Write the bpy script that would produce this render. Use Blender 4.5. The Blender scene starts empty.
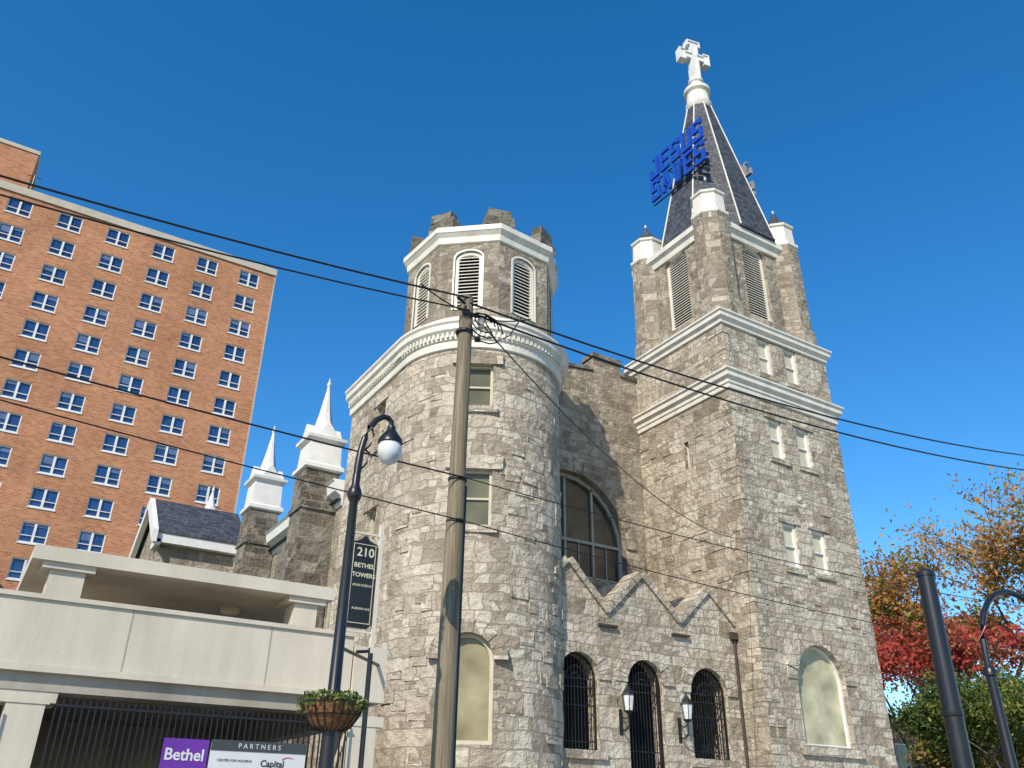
import bpy, bmesh, math, random
from mathutils import Vector, Matrix
random.seed(7)
scn=bpy.context.scene
rad=math.radians
# ---------------------------------------------------------------- materials
def newmat(name):
    m=bpy.data.materials.new(name); m.use_nodes=True
    n=m.node_tree.nodes; l=m.node_tree.links
    return m,n,l,n["Principled BSDF"]
def ramp(n,stops,interp='LINEAR'):
    r=n.new("ShaderNodeValToRGB"); r.color_ramp.interpolation=interp
    e=r.color_ramp.elements
    e[0].position=stops[0][0]; e[0].color=(*stops[0][1],1)
    e[1].position=stops[-1][0]; e[1].color=(*stops[-1][1],1)
    for p,c in stops[1:-1]:
        k=e.new(p); k.color=(*c,1)
    return r
def noise(n,l,vec,scale,detail=4,rough=.6):
    t=n.new("ShaderNodeTexNoise"); t.inputs["Scale"].default_value=scale; t.inputs["Detail"].default_value=detail; t.inputs["Roughness"].default_value=rough
    if vec is not None: l.new(vec,t.inputs["Vector"])
    return t
def mixc(n,l,mode,fac,a,b):
    m=n.new("ShaderNodeMix"); m.data_type='RGBA'; m.blend_type=mode
    for s,v in ((0,fac),(6,a),(7,b)):
        if hasattr(v,'is_linked'): l.new(v,m.inputs[s])
        else: m.inputs[s].default_value=v if s==0 else (*v,1)
    return m.outputs[2]
def mathn(n,l,op,a,b=None,c=None):
    m=n.new("ShaderNodeMath"); m.operation=op
    for i,v in enumerate((a,b,c)):
        if v is None: continue
        if hasattr(v,'is_linked'): l.new(v,m.inputs[i])
        else: m.inputs[i].default_value=v
    return m.outputs[0]
def simple(name,col,rough=.7,var=.15,scale=3,bump=.0,bscale=20,metal=0,spec=.4,streak=False):
    m,n,l,p=newmat(name)
    tc=n.new("ShaderNodeTexCoord")
    v=tc.outputs["Object"]
    if streak:
        mp=n.new("ShaderNodeMapping"); mp.inputs["Scale"].default_value=(1,1,.18); l.new(v,mp.inputs[0]); v2=mp.outputs[0]
    else: v2=v
    t=noise(n,l,v2,scale,6,.65)
    d=tuple(c*(1-var*1.6) for c in col); b=tuple(min(1,c*(1+var)) for c in col)
    r=ramp(n,[(.3,d),(.55,col),(.75,b)]); l.new(t.outputs["Fac"],r.inputs[0])
    l.new(r.outputs[0],p.inputs["Base Color"])
    p.inputs["Roughness"].default_value=rough; p.inputs["Metallic"].default_value=metal
    p.inputs["Specular IOR Level"].default_value=spec
    if bump>0:
        t2=noise(n,l,v,bscale,5); bn=n.new("ShaderNodeBump"); bn.inputs["Strength"].default_value=bump; bn.inputs["Distance"].default_value=.02
        l.new(t2.outputs["Fac"],bn.inputs["Height"]); l.new(bn.outputs[0],p.inputs["Normal"])
    return m
def brick(n,l,vec,w,h,mort,smooth=.2,off=.5,c1=(0,0,0),c2=(1,1,1),cm=(0,0,0),squash=.75):
    b=n.new("ShaderNodeTexBrick"); b.offset=off; b.squash=squash; b.squash_frequency=3; b.offset_frequency=2
    b.inputs["Scale"].default_value=1; b.inputs["Brick Width"].default_value=w; b.inputs["Row Height"].default_value=h
    b.inputs["Mortar Size"].default_value=mort; b.inputs["Mortar Smooth"].default_value=smooth
    b.inputs["Color1"].default_value=(*c1,1); b.inputs["Color2"].default_value=(*c2,1); b.inputs["Mortar"].default_value=(*cm,1)
    l.new(vec,b.inputs["Vector"]); return b
def stone(name,stops,bw=.82,bh=.47,mort=.020,mcol=(.30,.26,.205),bump=.95,weather=.45):
    m,n,l,p=newmat(name)
    uv=n.new("ShaderNodeUVMap"); uv.uv_map="UVMap"
    sx=n.new("ShaderNodeSeparateXYZ"); l.new(uv.outputs[0],sx.inputs[0])
    cv=n.new("ShaderNodeCombineXYZ"); l.new(sx.outputs[1],cv.inputs[1]); rn=noise(n,l,cv.outputs[0],.9,1,.5)
    v1=mathn(n,l,'ADD',sx.outputs[1],mathn(n,l,'MULTIPLY',rn.outputs["Fac"],.9))
    un=noise(n,l,uv.outputs[0],.7,2,.5)
    u1=mathn(n,l,'ADD',sx.outputs[0],mathn(n,l,'MULTIPLY',un.outputs["Fac"],1.1))
    cm=n.new("ShaderNodeCombineXYZ"); l.new(u1,cm.inputs[0]); l.new(v1,cm.inputs[1])
    wob=noise(n,l,uv.outputs[0],1.9,2)
    sub=n.new("ShaderNodeVectorMath"); sub.operation='SUBTRACT'; l.new(wob.outputs["Color"],sub.inputs[0]); sub.inputs[1].default_value=(.5,.5,.5)
    sc=n.new("ShaderNodeVectorMath"); sc.operation='SCALE'; l.new(sub.outputs[0],sc.inputs[0]); sc.inputs["Scale"].default_value=.22
    ad=n.new("ShaderNodeVectorMath"); ad.operation='ADD'; l.new(cm.outputs[0],ad.inputs[0]); l.new(sc.outputs[0],ad.inputs[1])
    vec=ad.outputs[0]
    A=brick(n,l,vec,bw,bh,mort,squash=1); B=brick(n,l,vec,bw*.5,bh*.5,mort*.9,squash=1)
    C=brick(n,l,vec,bw*.55,bh,mort,off=.37,squash=1)
    lumA=n.new("ShaderNodeSeparateColor"); l.new(A.outputs["Color"],lumA.inputs[0])
    selB=mathn(n,l,'GREATER_THAN',lumA.outputs[0],.66)
    selC=mathn(n,l,'LESS_THAN',lumA.outputs[0],.30)
    def sel(a,b,c):
        m1=mixc(n,l,'MIX',selB,a,b); return mixc(n,l,'MIX',selC,m1,c)
    col=sel(A.outputs["Color"],B.outputs["Color"],C.outputs["Color"])
    mf=sel(A.outputs["Fac"],B.outputs["Fac"],C.outputs["Fac"])
    mfs=n.new("ShaderNodeSeparateColor"); l.new(mf,mfs.inputs[0]); mfac=mfs.outputs[0]
    sep=n.new("ShaderNodeSeparateColor"); l.new(col,sep.inputs[0])
    hsh=mathn(n,l,'FRACT',mathn(n,l,'MULTIPLY',sep.outputs[0],7.31))
    nz=noise(n,l,uv.outputs[0],.55,3)
    tone=mathn(n,l,'ADD',mathn(n,l,'MULTIPLY',hsh,.85),mathn(n,l,'MULTIPLY',mathn(n,l,'SUBTRACT',nz.outputs["Fac"],.45),.7))
    r=ramp(n,stops); l.new(tone,r.inputs[0])
    fine=noise(n,l,uv.outputs[0],6,7,.75); fr=ramp(n,[(.3,(.74,.72,.68)),(.7,(1.12,1.12,1.12))]); l.new(fine.outputs["Fac"],fr.inputs[0])
    c2=mixc(n,l,'MULTIPLY',.85,r.outputs[0],fr.outputs[0])
    c3=mixc(n,l,'MIX',mathn(n,l,'MULTIPLY',mfac,.85),c2,mcol)
    mp=n.new("ShaderNodeMapping"); mp.inputs["Scale"].default_value=(.6,.10,1); l.new(uv.outputs[0],mp.inputs[0])
    big=noise(n,l,mp.outputs[0],1.5,5,.65); br=ramp(n,[(.34,(.45,.42,.38)),(.52,(1,1,1)),(.75,(1.10,1.08,1.04))]); l.new(big.outputs["Fac"],br.inputs[0])
    c4=mixc(n,l,'MULTIPLY',weather,c3,br.outputs[0])
    l.new(c4,p.inputs["Base Color"]); p.inputs["Roughness"].default_value=.92; p.inputs["Specular IOR Level"].default_value=.2
    rock=noise(n,l,uv.outputs[0],3.6,5,.6)
    rock2=noise(n,l,uv.outputs[0],18,3,.6)
    inv=mathn(n,l,'SUBTRACT',1.0,mfac)
    hgt=mathn(n,l,'MULTIPLY',inv,mathn(n,l,'ADD',mathn(n,l,'ADD',mathn(n,l,'MULTIPLY',rock.outputs["Fac"],1.6),mathn(n,l,'MULTIPLY',rock2.outputs["Fac"],.2)),mathn(n,l,'MULTIPLY',hsh,.5)))
    bn=n.new("ShaderNodeBump"); bn.inputs["Strength"].default_value=bump; bn.inputs["Distance"].default_value=.11
    l.new(hgt,bn.inputs["Height"]); l.new(bn.outputs[0],p.inputs["Normal"])
    return m
M_STONE=stone("rock_faced_granite",[(0,(.30,.25,.185)),(.2,(.42,.36,.275)),(.45,(.52,.455,.36)),(.7,(.59,.525,.42)),(1,(.67,.61,.50))])
M_STONED=stone("dark_granite",[(0,(.10,.088,.07)),(.4,(.19,.168,.135)),(1,(.34,.31,.255))],mcol=(.28,.25,.205))
M_STONEB=stone("brown_granite",[(0,(.23,.19,.14)),(.35,(.34,.29,.22)),(.65,(.43,.375,.295)),(1,(.54,.48,.385))],bw=.7,bh=.42)
M_WHITE=simple("aged_cream_paint",(.72,.68,.585),.6,.12,1.6,.15,18,streak=True)
M_WHITE2=simple("white_metal",(.76,.745,.70),.45,.08,2)
def slate():
    m,n,l,p=newmat("roof_slate")
    uv=n.new("ShaderNodeUVMap"); uv.uv_map="UVMap"
    b=brick(n,l,uv.outputs[0],.3,.2,.012,c1=(.04,.043,.05),c2=(.10,.105,.115),cm=(.02,.02,.022))
    l.new(b.outputs["Color"],p.inputs["Base Color"]); p.inputs["Roughness"].default_value=.55; p.inputs["Specular IOR Level"].default_value=.35
    bn=n.new("ShaderNodeBump"); bn.inputs["Distance"].default_value=.02; l.new(b.outputs["Fac"],bn.inputs["Height"]); bn.invert=True; bn.inputs["Strength"].default_value=.6
    l.new(bn.outputs[0],p.inputs["Normal"]); return m
M_SLATE=slate()
def redbrick(name,c1,c2,cm,w=.46,h=.16):
    m,n,l,p=newmat(name)
    uv=n.new("ShaderNodeUVMap"); uv.uv_map="UVMap"
    b=brick(n,l,uv.outputs[0],w,h,.022,c1=c1,c2=c2,cm=cm,squash=1)
    t=noise(n,l,uv.outputs[0],.16,5,.6); r=ramp(n,[(.3,(.80,.78,.76)),(.7,(1.12,1.1,1.08))]); l.new(t.outputs["Fac"],r.inputs[0])
    t2=noise(n,l,uv.outputs[0],2.5,5,.7); r2=ramp(n,[(.3,(.82,.82,.82)),(.7,(1.15,1.15,1.15))]); l.new(t2.outputs["Fac"],r2.inputs[0])
    c=mixc(n,l,'MULTIPLY',1.0,b.outputs["Color"],r.outputs[0]); c=mixc(n,l,'MULTIPLY',.8,c,r2.outputs[0])
    l.new(c,p.inputs["Base Color"]); p.inputs["Roughness"].default_value=.9; p.inputs["Specular IOR Level"].default_value=.15
    return m
M_BRICK=redbrick("orange_brick",(.42,.145,.06),(.58,.25,.115),(.46,.33,.23))
M_BRICK2=redbrick("red_brick",(.28,.08,.045),(.40,.14,.08),(.32,.26,.22),.24,.08)
M_CONC=simple("board_concrete",(.59,.53,.425),.9,.14,.9,.3,25,streak=True)
M_CONCD=simple("stained_concrete",(.36,.32,.26),.9,.2,1.2,.3,25,streak=True)
M_COPE=simple("precast_coping",(.52,.46,.36),.9,.1,1)
M_JOINT=simple("mortar_joint",(.48,.26,.15),.9,.1,1)
M_BLACK=simple("black_paint",(.012,.012,.014),.35,.2,6,spec=.5)
M_IRON=simple("wrought_iron",(.015,.015,.016),.5,.2,6)
M_PIPE=simple("brown_downspout",(.06,.048,.038),.6,.2,4)
def wood():
    m,n,l,p=newmat("weathered_wood")
    tc=n.new("ShaderNodeTexCoord"); mp=n.new("ShaderNodeMapping"); mp.inputs["Scale"].default_value=(16,16,.5); l.new(tc.outputs["Object"],mp.inputs[0])
    t=noise(n,l,mp.outputs[0],1.5,7,.75); r=ramp(n,[(.27,(.06,.045,.028)),(.5,(.20,.16,.10)),(.75,(.38,.32,.22))]); l.new(t.outputs["Fac"],r.inputs[0])
    l.new(r.outputs[0],p.inputs["Base Color"]); p.inputs["Roughness"].default_value=.85
    bn=n.new("ShaderNodeBump"); bn.inputs["Distance"].default_value=.02; bn.inputs["Strength"].default_value=.8; l.new(t.outputs["Fac"],bn.inputs["Height"]); l.new(bn.outputs[0],p.inputs["Normal"])
    return m
M_WOOD=wood()
def glass(name,c,rough=.08,spec=.8):
    m,n,l,p=newmat(name)
    tc=n.new("ShaderNodeTexCoord"); t=noise(n,l,tc.outputs["Object"],.7,3)
    r=ramp(n,[(.35,tuple(x*.6 for x in c)),(.7,tuple(x*1.3 for x in c))]); l.new(t.outputs["Fac"],r.inputs[0]); l.new(r.outputs[0],p.inputs["Base Color"])
    p.inputs["Roughness"].default_value=rough; p.inputs["Specular IOR Level"].default_value=spec
    bn=n.new("ShaderNodeBump"); bn.inputs["Distance"].default_value=.01; bn.inputs["Strength"].default_value=.15; t2=noise(n,l,tc.outputs["Object"],2,2); l.new(t2.outputs["Fac"],bn.inputs["Height"]); l.new(bn.outputs[0],p.inputs["Normal"])
    return m
M_GBLUE=glass("sky_tinted_glass",(.02,.06,.18))  # dark panes: the reflected sky is put into the base colour as blue
M_GDARK=glass("dark_window_glass",(.05,.05,.04),.12)
M_GOLIVE=glass("olive_window_glass",(.13,.12,.06),.2,.5)
M_GPALE=glass("pale_window_panel",(.50,.47,.31),.5,.3)
M_GKHAKI=glass("khaki_glazing",(.30,.26,.15),.4,.3)
M_SHADE=simple("window_shade",(.55,.51,.39),.8,.1,2)
M_TRAC=simple("weathered_tracery",(.40,.38,.32),.8,.15,2)
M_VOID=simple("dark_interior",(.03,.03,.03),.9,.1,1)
M_ASPH=simple("asphalt",(.05,.05,.052),.9,.2,3,.4,60)
M_WALK=simple("pavement_concrete",(.38,.36,.33),.9,.12,1.5,.2,30)
M_GRASS=simple("grass_ground",(.07,.10,.035),.95,.3,1.2,.6,15)
M_LINE=simple("road_paint",(.72,.70,.62),.7,.12,4)
M_BLUE=simple("blue_sign_enamel",(.012,.07,.42),.4,.1,3)
M_SIGNB=simple("sign_back_metal",(.30,.29,.27),.6,.2,3)
M_PURP=simple("purple_vinyl",(.13,.03,.30),.5,.06,2)
M_VINYL=simple("white_vinyl",(.62,.63,.62),.5,.05,2)
M_TXTD=simple("dark_lettering",(.05,.06,.06),.6,.1,3)
M_RED=simple("red_lettering",(.55,.03,.03),.5,.1,3)
M_GOLD=simple("cream_lettering",(.62,.58,.42),.5,.1,3)
M_GREENB=simple("black_board",(.016,.018,.017),.4,.15,3)
M_COIR=simple("coir_liner",(.26,.12,.05),.95,.35,12,.8,30)
m,n,l,p=newmat("frosted_globe"); p.inputs["Roughness"].default_value=.2
tcc=n.new("ShaderNodeTexCoord"); tt=noise(n,l,tcc.outputs["Object"],5); rr=ramp(n,[(.3,(.50,.54,.55)),(.7,(.78,.79,.76))]); l.new(tt.outputs["Fac"],rr.inputs[0]); l.new(rr.outputs[0],p.inputs["Base Color"])
M_GLOBE=m
def leafmat(name,a,b):
    m,n,l,p=newmat(name)
    tc=n.new("ShaderNodeTexCoord"); t=noise(n,l,tc.outputs["Object"],1.3,4,.7)
    r=ramp(n,[(.3,a),(.7,b)]); l.new(t.outputs["Fac"],r.inputs[0]); l.new(r.outputs[0],p.inputs["Base Color"])
    p.inputs["Roughness"].default_value=.6
    tr=n.new("ShaderNodeBsdfTranslucent"); l.new(r.outputs[0],tr.inputs[0]); mx=n.new("ShaderNodeMixShader"); mx.inputs[0].default_value=.4
    out=n["Material Output"]; l.new(p.outputs[0],mx.inputs[1]); l.new(tr.outputs[0],mx.inputs[2]); l.new(mx.outputs[0],out.inputs[0])
    return m
L_RED=leafmat("red_leaves",(.30,.03,.025),(.60,.10,.06)); L_ORANGE=leafmat("orange_leaves",(.46,.20,.04),(.62,.37,.09)); L_RUST=leafmat("rust_leaves",(.32,.14,.07),(.50,.26,.13))
L_GREEN=leafmat("green_leaves",(.04,.08,.015),(.11,.17,.035)); L_YELL=leafmat("yellow_green_leaves",(.16,.18,.03),(.34,.32,.06))
M_BARK=simple("bark",(.11,.085,.065),.95,.3,6,.6,20)
# ---------------------------------------------------------------- mesh builder
class MB:
    def __init__(s): s.v=[];s.f=[];s.M=Matrix.Identity(4)
    def add(s,vs,fs):
        o=len(s.v); s.v+= [tuple(s.M@Vector(v)) for v in vs]; s.f+=[tuple(i+o for i in f) for f in fs]
    def box(s,x0,x1,y0,y1,z0,z1,j=0):
        J=lambda:random.uniform(-j,j) if j else 0
        vs=[(x+J(),y+J(),z+J()) for z in (z0,z1) for x,y in ((x0,y0),(x1,y0),(x1,y1),(x0,y1))]
        s.add(vs,[(3,2,1,0),(4,5,6,7),(0,1,5,4),(1,2,6,5),(2,3,7,6),(3,0,4,7)])
    def prism(s,pts,d0,d1,mp=lambda u,v,d:(u,d,v)):
        n=len(pts); vs=[mp(u,v,d0) for u,v in pts]+[mp(u,v,d1) for u,v in pts]
        fs=[tuple(range(n)),tuple(range(2*n-1,n-1,-1))]+[(i,i+n,(i+1)%n+n,(i+1)%n) for i in range(n)]
        s.add(vs,fs)
    def ring(s,o,i,d0,d1,closed=True,mp=lambda u,v,d:(u,d,v)):
        n=len(o)
        vs=[mp(*p,d0) for p in o]+[mp(*p,d0) for p in i]+[mp(*p,d1) for p in o]+[mp(*p,d1) for p in i]
        fs=[]
        for k in range(n if closed else n-1):
            a=k;b=(k+1)%n
            fs+=[(a,b,n+b,n+a),(2*n+a,3*n+a,3*n+b,2*n+b),(a,2*n+a,2*n+b,b),(n+a,n+b,3*n+b,3*n+a)]
        if not closed: fs+=[(0,n,3*n,2*n),(n-1,3*n-1,4*n-1,2*n-1)]
        s.add(vs,fs)
    def lathe(s,cx,cy,prof,n=24,ph=0,cap=True):
        vs=[];fs=[]
        for r,z in prof:
            for k in range(n):
                a=ph+2*math.pi*k/n; vs.append((cx+r*math.cos(a),cy+r*math.sin(a),z))
        for j in range(len(prof)-1):
            for k in range(n):
                b=(k+1)%n; fs.append((j*n+k,j*n+b,(j+1)*n+b,(j+1)*n+k))
        if cap: fs+=[tuple(range(n-1,-1,-1)),tuple((len(prof)-1)*n+k for k in range(n))]
        s.add(vs,fs)
    def tube(s,path,r,n=8):
        P=[Vector(p) for p in path]; vs=[];fs=[]
        R=r if isinstance(r,(list,tuple)) else [r]*len(P)
        for i,p in enumerate(P):
            t=(P[min(i+1,len(P)-1)]-P[max(i-1,0)]).normalized()
            a=t.cross(Vector((0,0,1)) if abs(t.z)<.95 else Vector((1,0,0))).normalized(); b=t.cross(a)
            for k in range(n):
                g=2*math.pi*k/n; vs.append(tuple(p+(a*math.cos(g)+b*math.sin(g))*R[i]))
        for i in range(len(P)-1):
            for k in range(n):
                q=(k+1)%n; fs.append((i*n+k,i*n+q,(i+1)*n+q,(i+1)*n+k))
        fs+=[tuple(range(n-1,-1,-1)),tuple((len(P)-1)*n+k for k in range(n))]
        s.add(vs,fs)
    def mesh(s,name):
        me=bpy.data.meshes.new(name); me.from_pydata(s.v,[],s.f)
        bm=bmesh.new(); bm.from_mesh(me); bmesh.ops.recalc_face_normals(bm,faces=bm.faces); bm.to_mesh(me); bm.free()
        return me
def root(name,loc=(0,0,0)):
    o=bpy.data.objects.new(name,None); bpy.context.collection.objects.link(o); o.empty_display_size=.5; return o
def uvs(me,cyl=None):
    lay=me.uv_layers.get("UVMap") or me.uv_layers.new(name="UVMap")
    for p in me.polygons:
        n=p.normal
        if cyl and abs(n.z)<.7:
            cx,cy,r=cyl; us=[]
            for li in p.loop_indices:
                co=me.vertices[me.loops[li].vertex_index].co; us.append(math.atan2(co.x-cx,-(co.y-cy)))
            if max(us)-min(us)>math.pi: us=[u+2*math.pi if u<0 else u for u in us]
            for u,li in zip(us,p.loop_indices):
                lay.data[li].uv=(u*r+50,me.vertices[me.loops[li].vertex_index].co.z)
            continue
        if abs(n.z)>.85: t=Vector((1,0,0)); w=Vector((0,1,0))
        else:
            t=Vector((-n.y,n.x,0)).normalized(); w=n.cross(t); 
            if w.z<0: w=-w
        for li in p.loop_indices:
            co=me.vertices[me.loops[li].vertex_index].co; lay.data[li].uv=(co.dot(t),co.dot(w))
def part(name,par,mb,mat,smooth=False,cyl=None,cut=None):
    me=mb.mesh(name) if isinstance(mb,MB) else mb
    o=bpy.data.objects.new(name,me); bpy.context.collection.objects.link(o)
    if cut:
        cm=cut.mesh("cutter"); co=bpy.data.objects.new("cutter",cm); bpy.context.collection.objects.link(co)
        md=o.modifiers.new("b",'BOOLEAN'); md.operation='DIFFERENCE'; md.solver='EXACT'; md.object=co; md.use_self=False
        bpy.context.view_layer.update()
        dg=bpy.context.evaluated_depsgraph_get(); nm=bpy.data.meshes.new_from_object(o.evaluated_get(dg))
        o.modifiers.clear(); o.data=nm; nm.name=name; me=nm
        bpy.data.objects.remove(co)
    uvs(me,cyl)
    me.materials.clear(); me.materials.append(mat)
    if smooth:
        for p in me.polygons: p.use_smooth=True
        try: me.set_sharp_from_angle(angle=rad(35))
        except Exception: pass
    if par: o.parent=par
    return o
def frameM(x,y,z,deg):
    a=rad(deg); n=Vector((math.cos(a),math.sin(a),0)); t=Vector((-math.sin(a),math.cos(a),0))
    M=Matrix.Identity(4)
    for i in range(3): M[i][0]=t[i]; M[i][1]=n[i]; M[i][2]=(0,0,1)[i]; M[i][3]=(x,y,z)[i]
    return M
def arch(w,h,rise,ins=0,n=14):
    hw=w/2-ins
    if rise<=0: return [(-hw,ins),(-hw,h-ins),(hw,h-ins),(hw,ins)]
    sp=h-rise; pts=[(-hw,ins)]
    for k in range(n+1):
        a=math.pi*(1-k/n); pts.append((hw*math.cos(a),sp+(rise-ins)*math.sin(a)))
    pts.append((hw,ins)); return pts
class Win:
    def __init__(s): s.cut=MB(); s.fr=MB(); s.gl=MB(); s.vo=MB(); s.lv=MB()
    def setM(s,M):
        for b in (s.cut,s.fr,s.gl,s.vo,s.lv): b.M=M
    def win(s,M,w,h,rise=0,dep=.32,ft=.08,vm=1,hm=1,louver=False,glassb=None,frame=True):
        s.setM(M); g=glassb or s.gl; g.M=M
        s.cut.prism(arch(w,h,rise),-dep-.25,.5)
        if frame: s.fr.ring(arch(w,h,rise,.003),arch(w,h,rise,ft),-dep,-dep+.14)
        def top(u):
            if rise<=0: return h-ft*.5
            q=max(0,1-(u/(w/2-ft*.5))**2); return h-rise+(rise-ft*.5)*math.sqrt(q)
        if louver:
            z=ft+.05
            while z<h-ft:
                hw=w/2-ft
                if rise>0 and z>h-rise: hw=(w/2-ft)*math.sqrt(max(0,1-((z-(h-rise))/rise)**2))
                if hw>.06: s.lv.prism([(-dep+.13,z-.05),(-dep+.135,z-.02),(-dep-.02,z+.09),(-dep-.03,z+.06)],-hw,hw,mp=lambda u,v,d:(d,u,v))
                z+=.14
            s.vo.prism(arch(w,h,rise,ft*.5),-dep-.2,-dep-.15)
        else:
            g.prism(arch(w,h,rise,ft*.5),-dep+.02,-dep+.04)
            for k in range(1,vm+1):
                u=-w/2+w*k/(vm+1); s.fr.box(u-.025,u+.025,-dep+.045,-dep+.1,ft,top(u))
            for k in range(1,hm+1):
                z=(h-rise)*k/(hm+1) if rise>0 and hm>1 else (h-rise if rise>0 else h*k/(hm+1))
                s.fr.box(-w/2+ft,w/2-ft,-dep+.043,-dep+.115,z-.03,z+.03)
    def voussoir(s,b,M,w,h,rise,th=.4,pr=.05,n=11):
        b.M=M; hw=w/2; sp=h-rise
        for k in range(n):
            a0=math.pi*(k+.03)/n; a1=math.pi*(k+.97)/n; q=pr+random.uniform(-.02,.03); r=th+random.uniform(-.05,.06)
            pts=[(hw*math.cos(a0),sp+rise*math.sin(a0)),((hw+r)*math.cos(a0),sp+(rise+r)*math.sin(a0)),((hw+r)*math.cos(a1),sp+(rise+r)*math.sin(a1)),(hw*math.cos(a1),sp+rise*math.sin(a1))]
            b.prism(pts,-.1,q)
def textmesh(name,par,body,size,M,mat,extr=.005,off=0,align='LEFT',sx=1,space=1):
    cu=bpy.data.curves.new(name,'FONT'); cu.body=body; cu.size=size; cu.extrude=extr; cu.offset=off; cu.align_x=align; cu.resolution_u=3; cu.space_character=space
    o=bpy.data.objects.new(name,cu); bpy.context.collection.objects.link(o); bpy.context.view_layer.update()
    me=bpy.data.meshes.new_from_object(o.evaluated_get(bpy.context.evaluated_depsgraph_get())); bpy.data.objects.remove(o)
    me.transform(M@Matrix.Diagonal((sx,1,1,1)))
    uvs(me); me.materials.clear(); me.materials.append(mat)
    q=bpy.data.objects.new(name,me); bpy.context.collection.objects.link(q); q.parent=par; return q
def axesM(o,x,y,z):
    M=Matrix.Identity(4)
    for i in range(3): M[i][0]=x[i];M[i][1]=y[i];M[i][2]=z[i];M[i][3]=o[i]
    return M
# ================================================================= CHURCH
CH=root("stone_church")
TX0,TX1,TY0,TY1=23.3,29.75,21.0,26.95
W=Win(); pale=MB(); stn=MB(); shade=MB()
for x in (25.75,27.4):
    for zc in (19.4,15.55,11.1):
        W.win(frameM(x,TY0,zc-.88,270),.8,1.76,ft=.12,vm=0,hm=1,dep=.22,glassb=shade)
        stn.M=frameM(x,TY0,zc-.88,270); stn.box(-.62,.62,-.1,.05,1.76,2.08,.02); stn.box(-.55,.55,-.1,.08,-.2,0,.015)
MA=frameM(26.32,TY0,4.0,270)
W.win(MA,2.6,3.45,1.3,dep=.35,ft=.09,vm=0,hm=0,glassb=pale); W.voussoir(stn,MA,2.6,3.45,1.3,.5,.05,13)
stn.M=MA; stn.box(-1.6,1.6,-.1,.12,-.3,0,.02)
W.win(frameM(TX0,23.7,14.6,180),.28,1.2,vm=0,hm=0,ft=.04)
b=MB(); b.box(TX0,TX1,TY0,TY1,0,20.75)
part("tower_walls",CH,b,M_STONE,cut=W.cut)
q=MB()
def quoins(q,x,y,sx,sy,z0,z1):
    z=z0;k=0
    while z<z1-.3:
        h=random.uniform(.3,.5); h=min(h,z1-z); a,b_=(.7,.4) if k%2 else (.4,.7); a+=random.uniform(-.1,.15); b_+=random.uniform(-.1,.15)
        o=random.uniform(.004,.035)
        x0,x1=sorted((x-sx*o,x+sx*a)); y0,y1=sorted((y-sy*o,y+sy*b_)); q.box(x0,x1,y0,y1,z+.01,z+h-.01,.01); z+=h;k+=1
quoins(q,TX0,TY0,1,1,0,17.1); quoins(q,TX1,TY0,-1,1,0,17.1); quoins(q,TX0,TY0,1,1,18.2,20.2); quoins(q,TX1,TY0,-1,1,18.2,20.2)
part("tower_quoins",CH,q,M_STONE)
q=MB()
for k in range(150):
    h=random.uniform(.2,.45); wd=random.uniform(.35,.8); o=random.uniform(.015,.04); z=random.uniform(.5,16.4)
    if k%2:
        x=random.uniform(TX0+.9,TX1-1.3)
        if any(abs(x+wd/2-wx)<.65+wd/2 and abs(z+h/2-wz)<1.2+h/2 for wx in (25.75,27.4) for wz in (15.55,11.1)) or (z<8.2 and z+h>3.4 and 24.3<x+wd and x<28.4): continue
        q.box(x,x+wd,TY0-o,TY0+.1,z,z+h,.015)
    else:
        y=random.uniform(TY0+.9,26.0)
        if z<9 or (13.9<z+h and z<16.2 and 23.2<y+wd and y<24.2): continue
        q.box(TX0-o,TX0+.1,y,min(y+wd,26.6),z,z+h,.015)
for k in range(150):
    h=random.uniform(.2,.42); wd=random.uniform(.3,.7); o=random.uniform(.03,.06); z=random.uniform(2.3,15.0); d=random.uniform(190,330)
    if abs(d-240)<22: continue
    q.M=frameM(13.4+2.93*math.cos(rad(d)),24.0+2.93*math.sin(rad(d)),z,d); q.box(-wd/2,wd/2,-.1,o,0,h,.02)
q.M=Matrix.Identity(4)
part("projecting_stones",CH,q,M_STONE)
def sqcornice(b,x0,x1,y0,y1,prof):
    vs=[];fs=[]
    for o,z in prof: vs+=[(x0-o,y0-o,z),(x1+o,y0-o,z),(x1+o,y1+o,z),(x0-o,y1+o,z)]
    for j in range(len(prof)-1):
        for k in range(4): fs.append((j*4+k,j*4+(k+1)%4,(j+1)*4+(k+1)%4,(j+1)*4+k))
    fs+=[(3,2,1,0),tuple(4*(len(prof)-1)+k for k in range(4))]
    b.add(vs,fs)
b=MB()
sqcornice(b,TX0,TX1,TY0,TY1,[(.02,17.2),(.08,17.23),(.08,17.42),(.13,17.44),(.13,17.58),(.24,17.68),(.26,17.69),(.26,17.88),(.34,17.94),(.34,18.02),(.04,18.14)])
sqcornice(b,TX0,TX1,TY0,TY1,[(.02,20.3),(.08,20.32),(.09,20.46),(.2,20.56),(.22,20.57),(.22,20.74),(.29,20.8),(.29,20.88),(-.3,21.0)])
part("tower_cornices",CH,b,M_WHITE)
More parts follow.
